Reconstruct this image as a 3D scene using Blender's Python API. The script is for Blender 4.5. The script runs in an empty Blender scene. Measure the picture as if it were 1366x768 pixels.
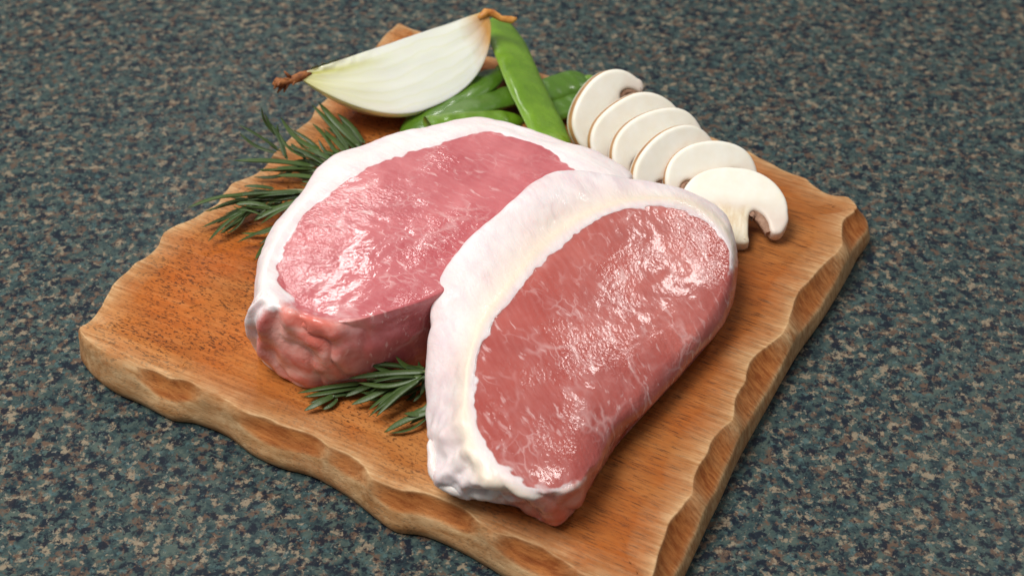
import bpy, math, random
import numpy as np
from mathutils import Vector, Matrix, noise as mn
from mathutils.geometry import tessellate_polygon

random.seed(7)
MM = 0.001
scene = bpy.context.scene
col = scene.collection

# ------------------------------------------------------------------ camera
cam_d = bpy.data.cameras.new('camera')
cam = bpy.data.objects.new('camera', cam_d)
col.objects.link(cam)
PITCH = math.radians(40.0)
cam.location = (0.0, -0.5 * math.cos(PITCH), 0.016 + 0.5 * math.sin(PITCH))
cam.rotation_euler = (math.radians(90.0) - PITCH, 0, 0)
cam_d.sensor_width = 36.0
cam_d.lens = 36.0 * 2000.0 / 1366.0
cam_d.clip_start = 0.01
cam_d.clip_end = 50.0
cam_d.dof.use_dof = True
cam_d.dof.focus_distance = 0.468
cam_d.dof.aperture_fstop = 15.0
scene.camera = cam

# ------------------------------------------------------------------ world and lamps
world = bpy.data.worlds.new('World')
scene.world = world
world.use_nodes = True
bg = world.node_tree.nodes['Background']
bg.inputs['Color'].default_value = (0.93, 0.97, 1.0, 1)
bg.inputs['Strength'].default_value = 0.21


def area(name, loc, target, size, power, colour):
    l = bpy.data.lights.new(name, 'AREA')
    l.shape = 'RECTANGLE'
    l.size, l.size_y = size
    l.energy = power
    l.color = colour
    o = bpy.data.objects.new(name, l)
    col.objects.link(o)
    o.location = loc
    d = Vector(target) - Vector(loc)
    o.rotation_euler = d.to_track_quat('-Z', 'Y').to_euler()
    return o


area('softbox_lamp', (-0.42, -0.18, 1.05), (0, 0.02, 0.02), (0.55, 0.55), 15.0, (1.0, 0.975, 0.94))
area('back_lamp', (-0.24, 0.82, 0.74), (-0.02, 0.03, 0.04), (0.14, 0.09), 1.15, (1.0, 0.97, 0.94))
area('side_lamp', (0.56, 0.50, 0.70), (0.04, 0.0, 0.03), (0.13, 0.11), 1.25, (1.0, 0.97, 0.93))

scene.view_settings.view_transform = 'Standard'
scene.view_settings.look = 'None'
scene.view_settings.exposure = 0.0
scene.view_settings.gamma = 1.0
scene.view_settings.use_curve_mapping = False
scene.render.engine = 'CYCLES'


# ------------------------------------------------------------------ helpers
def tag(o, label=None, cat=None, group=None, kind=None):
    for k, v in (('label', label), ('category', cat), ('group', group), ('kind', kind)):
        if v:
            o[k] = v
    return o


def empty(name, loc_mm):
    o = bpy.data.objects.new(name, None)
    col.objects.link(o)
    o.empty_display_size = 0.01
    o.location = Vector(loc_mm) * MM
    return o


def mesh_obj(name, V, Fc, mats, parent=None, origin=(0, 0, 0), smooth=True, attrs=None, normals=None, midx=None):
    """V in world millimetres"""
    me = bpy.data.meshes.new(name)
    Vl = (np.asarray(V, float) - np.asarray(origin, float)) * MM
    me.from_pydata(Vl.tolist(), [], [tuple(int(i) for i in f) for f in Fc])
    if not isinstance(mats, (list, tuple)):
        mats = [mats]
    for m in mats:
        me.materials.append(m)
    if midx is not None:
        me.polygons.foreach_set('material_index', np.asarray(midx, np.int32))
    me.polygons.foreach_set('use_smooth', [smooth] * len(me.polygons))
    if attrs:
        for k, a in attrs.items():
            at = me.attributes.new(k, 'FLOAT', 'POINT')
            at.data.foreach_set('value', np.asarray(a, np.float32))
    me.update()
    if normals is not None:
        me.normals_split_custom_set_from_vertices([tuple(n) for n in normals])
    o = bpy.data.objects.new(name, me)
    col.objects.link(o)
    if parent is not None:
        o.parent = parent
    else:
        o.location = Vector(origin) * MM
    return o


def grid_faces(n, m, wrap_n=True, wrap_m=False):
    fs = []
    for i in range(n if wrap_n else n - 1):
        i2 = (i + 1) % n
        for j in range(m if wrap_m else m - 1):
            j2 = (j + 1) % m
            fs.append((i * m + j, i * m + j2, i2 * m + j2, i2 * m + j))
    return fs


def cr_closed(P, n):
    """periodic Catmull-Rom through rows of P, n samples, uniform in parameter"""
    P = np.asarray(P, float)
    K = len(P)
    t = np.arange(n) * K / n
    i = np.floor(t).astype(int)
    f = (t - i)[:, None]
    p0, p1, p2, p3 = P[(i - 1) % K], P[i % K], P[(i + 1) % K], P[(i + 2) % K]
    return 0.5 * (2 * p1 + (p2 - p0) * f + (2 * p0 - 5 * p1 + 4 * p2 - p3) * f ** 2 + (3 * p1 - p0 - 3 * p2 + p3) * f ** 3)


def cr_open(P, ts):
    P = np.asarray(P, float)
    K = len(P)
    Q = np.concatenate([[2 * P[0] - P[1]], P, [2 * P[-1] - P[-2]]])
    t = np.clip(np.asarray(ts, float) * (K - 1), 0, K - 1 - 1e-9)
    i = np.floor(t).astype(int)
    f = (t - i)[:, None]
    p0, p1, p2, p3 = Q[i], Q[i + 1], Q[i + 2], Q[i + 3]
    return 0.5 * (2 * p1 + (p2 - p0) * f + (2 * p0 - 5 * p1 + 4 * p2 - p3) * f ** 2 + (3 * p1 - p0 - 3 * p2 + p3) * f ** 3)


def sstep(a, b, x):
    t = np.clip((x - a) / (b - a), 0, 1)
    return t * t * (3 - 2 * t)


def nz(P, s, seed=0.0):
    """gradient noise of points (mm) at feature size s"""
    P = np.asarray(P, float) / s + seed
    return np.array([mn.noise((float(p[0]), float(p[1]), float(p[2]))) for p in P])


def vnormals(V, Fc):
    V = np.asarray(V, float)
    nrm = np.zeros_like(V)
    quads = np.array([f for f in Fc if len(f) == 4], int).reshape(-1, 4)
    tris = np.array([f for f in Fc if len(f) == 3], int).reshape(-1, 3)
    if len(quads):
        fn = np.cross(V[quads[:, 2]] - V[quads[:, 0]], V[quads[:, 3]] - V[quads[:, 1]])
        for k in range(4):
            np.add.at(nrm, quads[:, k], fn)
    if len(tris):
        fn = np.cross(V[tris[:, 1]] - V[tris[:, 0]], V[tris[:, 2]] - V[tris[:, 0]])
        for k in range(3):
            np.add.at(nrm, tris[:, k], fn)
    l = np.linalg.norm(nrm, axis=1)
    l[l == 0] = 1
    return nrm / l[:, None]


# ------------------------------------------------------------------ material helpers
class Mat:
    def __init__(self, name):
        self.m = bpy.data.materials.new(name)
        self.m.use_nodes = True
        self.nt = self.m.node_tree
        self.b = self.nt.nodes['Principled BSDF']
        tc = self.nt.nodes.new('ShaderNodeTexCoord')
        self.obj = tc.outputs['Object']

    def set(self, **kw):
        for k, v in kw.items():
            k = k.replace('_', ' ')
            s = self.b.inputs[k]
            if hasattr(v, 'is_output'):
                self.nt.links.new(v, s)
            else:
                s.default_value = v
        return self

    def _in(self, sock, v):
        if hasattr(v, 'is_output'):
            self.nt.links.new(v, sock)
        else:
            sock.default_value = v

    def scale(self, v, s):
        n = self.nt.nodes.new('ShaderNodeVectorMath')
        n.operation = 'MULTIPLY'
        self._in(n.inputs[0], v)
        n.inputs[1].default_value = s
        return n.outputs[0]

    def rotz(self, v, deg):
        n = self.nt.nodes.new('ShaderNodeVectorRotate')
        n.rotation_type = 'Z_AXIS'
        self._in(n.inputs['Vector'], v)
        n.inputs['Angle'].default_value = math.radians(deg)
        return n.outputs[0]

    def warp(self, v, scale, amp):
        n = self.nt.nodes.new('ShaderNodeTexNoise')
        n.inputs['Scale'].default_value = scale
        n.inputs['Detail'].default_value = 2
        self._in(n.inputs['Vector'], v)
        a = self.nt.nodes.new('ShaderNodeVectorMath')
        a.operation = 'MULTIPLY_ADD'
        self._in(a.inputs[0], n.outputs['Color'])
        a.inputs[1].default_value = (amp, amp, amp)
        self._in(a.inputs[2], v)
        return a.outputs[0]

    def noise(self, v, scale, detail=3, rough=0.5):
        n = self.nt.nodes.new('ShaderNodeTexNoise')
        n.inputs['Scale'].default_value = scale
        n.inputs['Detail'].default_value = detail
        n.inputs['Roughness'].default_value = rough
        self._in(n.inputs['Vector'], v)
        return n.outputs['Fac']

    def voronoi(self, v, scale, feature='F1', out='Distance', rand=1.0):
        n = self.nt.nodes.new('ShaderNodeTexVoronoi')
        n.feature = feature
        n.inputs['Scale'].default_value = scale
        n.inputs['Randomness'].default_value = rand
        self._in(n.inputs['Vector'], v)
        return n.outputs[out]

    def ramp(self, v, stops, interp='LINEAR'):
        n = self.nt.nodes.new('ShaderNodeValToRGB')
        r = n.color_ramp
        r.interpolation = interp
        while len(r.elements) < len(stops):
            r.elements.new(0.5)
        for e, (p, c) in zip(r.elements, stops):
            e.position = p
            e.color = (*c, 1) if isinstance(c, (tuple, list)) else (c, c, c, 1)
        self._in(n.inputs['Fac'], v)
        return n.outputs['Color']

    def mix(self, f, a, b, mode='MIX'):
        n = self.nt.nodes.new('ShaderNodeMix')
        n.data_type = 'RGBA'
        n.blend_type = mode
        n.clamp_factor = True
        self._in(n.inputs[0], f)
        for s, v in ((n.inputs[6], a), (n.inputs[7], b)):
            if isinstance(v, (int, float)):
                v = (v, v, v)
            if isinstance(v, tuple) and len(v) == 3:
                v = (*v, 1)
            self._in(s, v)
        return n.outputs[2]

    def math(self, op, a, b=0.0, clamp=False):
        n = self.nt.nodes.new('ShaderNodeMath')
        n.operation = op
        n.use_clamp = clamp
        self._in(n.inputs[0], a)
        self._in(n.inputs[1], b)
        return n.outputs[0]

    def attr(self, name):
        n = self.nt.nodes.new('ShaderNodeAttribute')
        n.attribute_name = name
        return n.outputs['Fac']

    def sep(self, v, axis):
        n = self.nt.nodes.new('ShaderNodeSeparateXYZ')
        self._in(n.inputs[0], v)
        return n.outputs[axis]

    def bump(self, h, strength, dist, normal=None):
        n = self.nt.nodes.new('ShaderNodeBump')
        n.inputs['Strength'].default_value = strength
        n.inputs['Distance'].default_value = dist
        self._in(n.inputs['Height'], h)
        if normal is not None:
            self._in(n.inputs['Normal'], normal)
        return n.outputs[0]

    def rnd(self):
        n = self.nt.nodes.new('ShaderNodeObjectInfo')
        return n.outputs['Random']


# ------------------------------------------------------------------ materials
def mat_counter():
    m = Mat('speckled_laminate')
    def off(k):
        n = m.nt.nodes.new('ShaderNodeVectorMath')
        n.inputs[1].default_value = (k * 1.37, k * 0.71, k * 2.3)
        m._in(n.inputs[0], m.warp(m.obj, 600, 0.0018))
        return n.outputs[0]
    c = m.ramp(m.noise(off(1), 290, 5, 0.65), [(0.36, (0.015, 0.027, 0.034)), (0.48, (0.036, 0.060, 0.060)), (0.62, (0.070, 0.096, 0.082))])
    for k, sc_, lo, hi, cc, a in ((2, 270, 0.53, 0.60, (0.120, 0.072, 0.048), 0.85), (3, 300, 0.560, 0.62, (0.260, 0.205, 0.140), 0.88), (4, 400, 0.58, 0.64, (0.065, 0.120, 0.122), 0.75),
                                  (5, 310, 0.53, 0.59, (0.008, 0.012, 0.022), 0.92), (6, 620, 0.57, 0.63, (0.010, 0.013, 0.020), 0.85), (7, 680, 0.62, 0.68, (0.26, 0.24, 0.19), 0.7)):
        f = m.ramp(m.noise(off(k), sc_, 4, 0.62), [(lo, 0.0), (hi, 1.0)])
        c = m.mix(m.math('MULTIPLY', f, a), c, cc)
    r = m.ramp(m.noise(m.obj, 300, 2), [(0.3, 0.34), (0.7, 0.5)])
    h = m.noise(m.obj, 700, 3)
    m.set(Base_Color=c, Roughness=r, Normal=m.bump(h, 0.10, 0.0004))
    m.b.inputs['Specular IOR Level'].default_value = 0.14
    return m.m


def mat_wood():
    m = Mat('carved_hardwood')
    v = m.rotz(m.obj, 28.5)
    v = m.warp(v, 9, 0.006)
    band = m.noise(m.scale(v, (9, 70, 20)), 1.0, 5, 0.6)
    fine = m.noise(m.scale(v, (60, 900, 300)), 1.0, 4, 0.65)
    blot = m.noise(m.obj, 24, 4, 0.65)
    c = m.ramp(band, [(0.26, (0.24, 0.062, 0.013)), (0.42, (0.36, 0.110, 0.022)), (0.56, (0.45, 0.160, 0.036)), (0.72, (0.52, 0.230, 0.068))])
    c = m.mix(m.ramp(blot, [(0.46, 0.0), (0.66, 0.75)]), c, (0.44, 0.100, 0.011))
    c = m.mix(m.ramp(m.noise(m.scale(v, (20, 45, 30)), 1.0, 4, 0.65), [(0.50, 0.0), (0.70, 0.5)]), c, (0.48, 0.23, 0.075))
    c = m.mix(m.math('MULTIPLY', m.ramp(fine, [(0.36, 1.0), (0.54, 0.0)]), 0.36), c, (0.16, 0.046, 0.013))
    c = m.mix(m.math('MULTIPLY', m.ramp(fine, [(0.55, 0.0), (0.75, 1.0)]), 0.30), c, (0.58, 0.31, 0.13))
    # open pores: long dashes on the right of the board, short dots on the left where the grain rises
    p1 = m.ramp(m.noise(m.scale(v, (170, 2700, 700)), 1.0, 3, 0.6), [(0.38, 1.0), (0.45, 0.0)])
    p2 = m.ramp(m.noise(m.scale(v, (700, 1700, 1300)), 1.0, 2), [(0.39, 1.0), (0.44, 0.0)])
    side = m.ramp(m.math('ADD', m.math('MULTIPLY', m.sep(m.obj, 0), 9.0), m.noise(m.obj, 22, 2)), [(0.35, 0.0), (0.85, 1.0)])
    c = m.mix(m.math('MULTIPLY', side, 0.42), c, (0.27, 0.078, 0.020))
    p = m.mix(side, p2, p1)
    gate = m.ramp(m.noise(m.obj, 34, 3), [(0.36, 0.35), (0.54, 1.0)])
    p = m.math('MULTIPLY', p, gate)
    c = m.mix(m.math('MULTIPLY', p, 0.8), c, (0.060, 0.020, 0.008))
    # pale worn arrises, warm stained gouges
    wear = m.attr('wear')
    wn = m.math('MULTIPLY', wear, m.ramp(m.noise(v, 130, 4, 0.65), [(0.30, 0.45), (0.6, 1.1)]), True)
    tan = m.mix(m.ramp(fine, [(0.35, 0.0), (0.65, 1.0)]), (0.40, 0.215, 0.090), (0.66, 0.44, 0.235))
    c = m.mix(wn, c, tan)
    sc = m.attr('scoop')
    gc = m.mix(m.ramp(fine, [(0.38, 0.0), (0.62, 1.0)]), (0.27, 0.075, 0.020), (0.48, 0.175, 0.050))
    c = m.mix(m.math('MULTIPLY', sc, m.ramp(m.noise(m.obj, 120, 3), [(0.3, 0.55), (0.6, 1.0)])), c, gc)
    rough = m.ramp(m.noise(m.obj, 60, 3), [(0.3, 0.36), (0.7, 0.55)])
    n1 = m.bump(fine, 0.22, 0.0006)
    n2 = m.bump(m.math('MULTIPLY', p, -1.0), 0.35, 0.0004, n1)
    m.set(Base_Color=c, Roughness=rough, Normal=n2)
    m.b.inputs['Specular IOR Level'].default_value = 0.12
    return m.m


def mat_pork(name, lean_lo, lean_hi, fat_c, fat_ridge, vein_rot):
    m = Mat(name)
    fat = m.attr('fat')
    tail = m.attr('tail')
    ridge = m.attr('ridge')
    # lean: soft mottling, long fibres
    v = m.rotz(m.obj, vein_rot)
    mott = m.noise(v, 55, 4, 0.6)
    lean = m.ramp(mott, [(0.32, lean_lo), (0.66, lean_hi)])
    lean = m.mix(m.ramp(m.noise(v, 17, 2), [(0.44, 0.0), (0.66, 0.55)]), lean, (lean_lo[0] * 0.9, lean_lo[1] * 0.72, lean_lo[2] * 0.75))
    fib = m.noise(m.scale(m.warp(v, 40, 0.006), (120, 700, 120)), 1.0, 3)
    lean = m.mix(m.math('MULTIPLY', m.ramp(fib, [(0.40, 0.0), (0.72, 1.0)]), 0.10), lean, (0.78, 0.42, 0.40))
    # marbling veins
    w = m.warp(m.warp(v, 70, 0.012), 260, 0.0035)
    e1 = m.voronoi(m.scale(w, (62, 100, 80)), 1.0, 'DISTANCE_TO_EDGE')
    g1 = m.ramp(m.noise(v, 48, 3, 0.6), [(0.47, 0.0), (0.64, 1.0)])
    vein1 = m.math('MULTIPLY', m.ramp(e1, [(0.0, 0.75), (0.08, 0.0)]), g1)
    e2 = m.voronoi(m.scale(w, (150, 260, 200)), 1.0, 'DISTANCE_TO_EDGE')
    g2 = m.ramp(m.noise(v, 75, 2), [(0.52, 0.0), (0.70, 1.0)])
    vein2 = m.math('MULTIPLY', m.ramp(e2, [(0.0, 0.75), (0.09, 0.0)]), g2)
    vein = m.math('MAXIMUM', vein1, vein2)
    fl = m.noise(m.scale(m.warp(v, 120, 0.006), (130, 520, 300)), 1.0, 3, 0.55)
    fl = m.math('MULTIPLY', m.ramp(fl, [(0.60, 0.0), (0.70, 0.85)]), m.ramp(m.noise(v, 30, 2), [(0.36, 0.0), (0.56, 1.0)]))
    vein = m.math('MAXIMUM', m.math('MULTIPLY', vein, 0.8), fl)
    lean = m.mix(m.math('MULTIPLY', vein, 0.60), lean, (0.86, 0.61, 0.59))
    # loose tail meat: more orange, pale strands of connective tissue
    ts = m.ramp(m.noise(m.scale(m.warp(v, 90, 0.012), (60, 60, 130)), 1.0, 4, 0.6), [(0.40, 0.0), (0.66, 1.0)])
    tcol = m.mix(ts, (0.72, 0.175, 0.120), (0.88, 0.50, 0.42))
    lean = m.mix(m.math('MULTIPLY', tail, 0.85), lean, tcol)
    # fat
    fn = m.noise(v, 60, 4, 0.55)
    fc = m.mix(m.ramp(fn, [(0.36, 0.0), (0.70, 1.0)]), fat_c, (0.80, 0.64, 0.63))
    mem = m.ramp(m.noise(m.scale(m.warp(v, 60, 0.01), (70, 240, 60)), 1.0, 4, 0.6), [(0.46, 0.0), (0.70, 0.55)])
    fc = m.mix(mem, fc, (0.70, 0.53, 0.58))
    fc = m.mix(m.math('MULTIPLY', ridge, 0.8), fc, fat_ridge)
    edge = m.ramp(m.math('ADD', fat, m.math('MULTIPLY', m.math('SUBTRACT', m.noise(v, 230, 4, 0.6), 0.5), 0.75)), [(0.34, 0.0), (0.62, 1.0)])
    c = m.mix(edge, lean, fc)
    # wet, lumpy surface
    h1 = m.noise(v, 210, 3, 0.55)
    h2 = m.noise(m.scale(v, (700, 1050, 800)), 1.0, 2, 0.5)
    wet = m.ramp(m.noise(v, 42, 2), [(0.46, 0.10), (0.62, 1.0)])
    hh = m.math('MULTIPLY', h2, m.math('MULTIPLY', wet, m.math('SUBTRACT', 1.0, m.math('MULTIPLY', fat, 0.7))))
    n1 = m.bump(h1, 0.14, 0.0016)
    n2 = m.bump(hh, 0.24, 0.0011, n1)
    wr = m.noise(m.scale(m.warp(v, 110, 0.006), (110, 420, 160)), 1.0, 4, 0.6)
    n3 = m.bump(m.math('MULTIPLY', wr, fat), 0.30, 0.0013, n2)
    rough = m.mix(fat, m.ramp(wet, [(0.2, 0.40), (1.0, 0.17)]), 0.46)
    rr = m.nt.nodes.new('ShaderNodeSeparateColor')
    m.nt.links.new(rough, rr.inputs[0])
    m.set(Base_Color=c, Normal=n3, Roughness=rr.outputs[0])
    m.set(Subsurface_Weight=0.22, Subsurface_Radius=(1.0, 0.36, 0.28), Subsurface_Scale=0.0035)
    m.set(Coat_Weight=m.math('SUBTRACT', 0.5, m.math('MULTIPLY', fat, 0.36)), Coat_Roughness=0.09, Coat_Normal=n2)
    m.b.inputs['Specular IOR Level'].default_value = 0.42
    return m.m


def mat_onion():
    m = Mat('onion_flesh')
    ax = m.attr('along')
    sh = m.attr('shell')
    cut = m.attr('cut')
    ph = m.attr('around')
    lines = m.nt.nodes.new('ShaderNodeCombineXYZ')
    m._in(lines.inputs[0], m.math('MULTIPLY', ph, 30.0))
    m._in(lines.inputs[1], m.math('MULTIPLY', ax, 1.6))
    stri = m.noise(lines.outputs[0], 1.0, 4, 0.65)
    c = m.ramp(stri, [(0.38, (0.80, 0.83, 0.62)), (0.58, (0.86, 0.87, 0.76))])
    wob = m.math('ADD', m.math('MULTIPLY', sh, 6.0), m.math('MULTIPLY', m.noise(m.obj, 40, 3), 2.6))
    cl = m.ramp(m.math('FRACT', wob), [(0.0, (0.85, 0.86, 0.70)), (0.14, (0.87, 0.88, 0.77)), (0.80, (0.88, 0.89, 0.80)), (1.0, (0.845, 0.85, 0.69))])
    cl = m.mix(m.math('MULTIPLY', m.ramp(sh, [(0.10, 0.0), (0.17, 1.0), (0.30, 0.0)]), m.ramp(ax, [(0.1, 1.0), (0.5, 0.0)])), cl, (0.66, 0.66, 0.22))
    c = m.mix(cut, c, cl)
    c = m.mix(m.ramp(ax, [(0.0, 0.9), (0.14, 0.38), (0.42, 0.0)]), c, (0.68, 0.65, 0.18))
    c = m.mix(m.ramp(m.math('ADD', ax, m.math('MULTIPLY', m.noise(m.obj, 150, 2), 0.06)), [(0.86, 0.0), (0.99, 0.95)]), c, (0.60, 0.29, 0.06))
    h = m.noise(lines.outputs[0], 1.4, 3)
    m.set(Base_Color=c, Roughness=0.30, Normal=m.bump(h, 0.10, 0.0008))
    m.set(Subsurface_Weight=0.5, Subsurface_Radius=(0.9, 1.0, 0.55), Subsurface_Scale=0.006, Coat_Weight=0.4, Coat_Roughness=0.15)
    return m.m


def mat_simple(name, lo, hi, scale, rough=0.5, bump=0.2, bscale=None, sss=0.0, sr=(1, .5, .3), coat=0.0, spec=0.4, stretch=None):
    m = Mat(name)
    v = m.obj if stretch is None else m.scale(m.obj, stretch)
    n = m.noise(v, scale, 4, 0.6)
    c = m.ramp(n, [(0.32, lo), (0.68, hi)])
    h = m.noise(v, bscale or scale * 3, 3)
    m.set(Base_Color=c, Roughness=rough, Normal=m.bump(h, bump, 0.0006))
    if sss:
        m.set(Subsurface_Weight=sss, Subsurface_Radius=sr, Subsurface_Scale=0.003)
    if coat:
        m.set(Coat_Weight=coat, Coat_Roughness=0.1)
    m.b.inputs['Specular IOR Level'].default_value = spec
    return m.m


def mat_mushroom():
    m = Mat('mushroom_flesh')
    n = m.noise(m.obj, 90, 4, 0.6)
    c = m.ramp(n, [(0.32, (0.82, 0.76, 0.63)), (0.68, (0.88, 0.85, 0.76))])
    y = m.math('ADD', m.math('MULTIPLY', m.sep(m.obj, 1), 1000.0), m.math('MULTIPLY', m.noise(m.obj, 260, 3), 5.0))
    x = m.math('ABSOLUTE', m.math('MULTIPLY', m.sep(m.obj, 0), 1000.0))
    f = m.math('MULTIPLY', m.ramp(m.math('MULTIPLY', y, 0.1), [(0.22, 1.0), (0.62, 0.0)]), m.ramp(m.math('MULTIPLY', x, 0.1), [(0.52, 1.0), (0.66, 0.0)]))
    gy = m.math('ADD', m.math('MULTIPLY', m.sep(m.obj, 1), 100.0), m.math('MULTIPLY', m.noise(m.obj, 110, 3), 0.6))
    c = m.mix(m.ramp(gy, [(0.30, 0.65), (1.0, 0.0)]), c, (0.68, 0.52, 0.43))
    fib = m.noise(m.scale(m.obj, (420, 160, 300)), 1.0, 4, 0.65)
    sc = m.ramp(fib, [(0.35, (0.66, 0.50, 0.29)), (0.6, (0.84, 0.76, 0.58))])
    c = m.mix(m.math('MULTIPLY', f, 0.8), c, sc)
    m.set(Base_Color=c, Roughness=0.48, Normal=m.bump(m.noise(m.obj, 420, 3), 0.14, 0.0006))
    m.set(Subsurface_Weight=0.25, Subsurface_Radius=(1, .8, .6), Subsurface_Scale=0.003)
    return m.m


def mat_pod():
    m = Mat('pea_pod_skin')
    n = m.noise(m.obj, 70, 4, 0.6)
    c = m.ramp(n, [(0.3, (0.105, 0.220, 0.006)), (0.7, (0.185, 0.345, 0.012))])
    c = m.mix(m.math('MULTIPLY', m.attr('seam'), 0.6), c, (0.25, 0.42, 0.07))
    sp = m.voronoi(m.obj, 95, 'F1', 'Distance')
    c = m.mix(m.ramp(sp, [(0.03, 0.45), (0.07, 0.0)]), c, (0.42, 0.52, 0.10))
    tone = m.rnd()
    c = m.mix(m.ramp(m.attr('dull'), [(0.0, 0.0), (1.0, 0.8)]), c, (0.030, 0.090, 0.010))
    h = m.noise(m.obj, 420, 4, 0.6)
    m.set(Base_Color=c, Roughness=0.36, Normal=m.bump(h, 0.30, 0.0013))
    m.set(Coat_Weight=0.35, Coat_Roughness=0.14, Subsurface_Weight=0.08, Subsurface_Radius=(0.4, 1.0, 0.1), Subsurface_Scale=0.002)
    return m.m


def mat_needle():
    m = Mat('rosemary_leaf')
    u = m.attr('under')
    tone = m.rnd()
    top = m.mix(tone, (0.013, 0.036, 0.005), (0.052, 0.092, 0.015))
    n = m.noise(m.obj, 200, 3)
    top = m.mix(m.math('MULTIPLY', n, 0.5), top, (0.085, 0.130, 0.045))
    c = m.mix(u, top, (0.22, 0.27, 0.14))
    m.set(Base_Color=c, Roughness=0.42, Normal=m.bump(m.noise(m.obj, 900, 2), 0.2, 0.0004))
    m.b.inputs['Specular IOR Level'].default_value = 0.4
    return m.m


M = {
    'counter': mat_counter(),
    'wood': mat_wood(),
    'pork_a': mat_pork('fresh_pork_pink', (0.47, 0.100, 0.112), (0.63, 0.190, 0.198), (0.84, 0.76, 0.75), (0.84, 0.77, 0.74), 35),
    'pork_b': mat_pork('fresh_pork_rose', (0.40, 0.082, 0.066), (0.545, 0.148, 0.120), (0.82, 0.74, 0.74), (0.82, 0.70, 0.54), 62),
    'onion': mat_onion(),
    'onion_skin': mat_simple('dry_onion_skin', (0.42, 0.13, 0.022), (0.72, 0.36, 0.09), 240, 0.4, 0.5, 500),
    'onion_root': mat_simple('dry_onion_root', (0.11, 0.028, 0.010), (0.40, 0.15, 0.045), 420, 0.7, 0.6, 800),
    'flesh': mat_mushroom(),
    'skin': mat_simple('mushroom_skin', (0.34, 0.150, 0.050), (0.55, 0.31, 0.14), 130, 0.5, 0.2, 600),
    'gills': mat_simple('mushroom_gills', (0.26, 0.130, 0.080), (0.46, 0.28, 0.19), 400, 0.7, 0.7, 900),
    'pod': mat_pod(),
    'podcap': mat_simple('pea_stem_cap', (0.10, 0.22, 0.02), (0.24, 0.36, 0.06), 200, 0.45, 0.3),
    'needle': mat_needle(),
    'stem': mat_simple('rosemary_stem', (0.10, 0.12, 0.04), (0.30, 0.30, 0.16), 300, 0.6, 0.3),
}

# ------------------------------------------------------------------ countertop
S = 900.0
V, Fc = [], []
for i in range(13):
    for j in range(13):
        V.append((-S + 2 * S * i / 12, -S + 2 * S * j / 12 + 200, 0))
top = mesh_obj('countertop', V, grid_faces(13, 13, False, False), M['counter'])
tag(top, 'dark teal and brown speckled laminate countertop', 'countertop', kind='structure')

# ------------------------------------------------------------------ cutting board
BOARD = [(-41.5,172.2),(-25.3,160.0),(-6.5,149.3),(11.3,138.9),(32.0,125.5),(51.9,110.3),(75.1,92.7),(89.5,82.2),(104.6,69.2),(114.2,59.8),(124.0,53.4),(129.3,43.1),(123.5,32.7),(114.1,14.4),(103.5,-4.1),(92.8,-21.6),(79.4,-47.0),(68.7,-67.6),(59.9,-87.2),(52.2,-103.7),(48.2,-112.6),(44.3,-120.2),(40.1,-125.8),(34.2,-128.4),(24.1,-125.8),(11.9,-119.7),(-2.3,-111.0),(-9.4,-105.3),(-19.7,-98.6),(-27.0,-95.0),(-33.6,-94.1),(-39.3,-89.8),(-49.8,-80.1),(-60.5,-72.2),(-70.9,-68.5),(-80.0,-63.2),(-89.5,-54.9),(-100.8,-49.0),(-107.0,-48.3),(-117.7,-41.6),(-127.7,-35.8),(-137.1,-27.4),(-142.3,-19.4),(-141.1,-17.0),(-138.6,-3.4),(-133.1,9.1),(-127.8,20.1),(-125.0,28.8),(-117.7,38.3),(-108.8,49.3),(-103.1,62.6),(-95.3,70.1),(-88.1,84.7),(-83.3,97.3),(-79.8,108.2),(-74.8,116.7),(-65.3,137.8),(-57.1,160.0),(-51.7,172.2),(-47.5,176.6)]
SCOOPS = [(-106.8,-43.6,13,1.0),(-70.8,-67.6,17,1.0),(-26.2,-96.1,19,1.0),(-49.2,-80.7,9,0.5),(3.5,-118.4,14,0.9),(125.5,39.9,19,0.8),(104.0,-1.1,21,0.8),(81.1,-44.3,22,0.8),(63.6,-79.2,17,0.7),(49.0,-110.5,19,0.9),(99.7,74.0,13,0.6),(84.3,85.7,8,0.4),(116.6,58.0,9,0.7),(17.3,137.8,12,0.6),(-13.4,158.8,12,0.6),(-97.8,67.8,10,0.6),(-112.9,44.9,11,0.7),(-81.6,103.0,9,0.7),(-62.3,146.4,12,0.6),(-126.8,23.4,9,0.8),(-139.5,-8.4,12,0.8)]
ZT = 16.0


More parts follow.
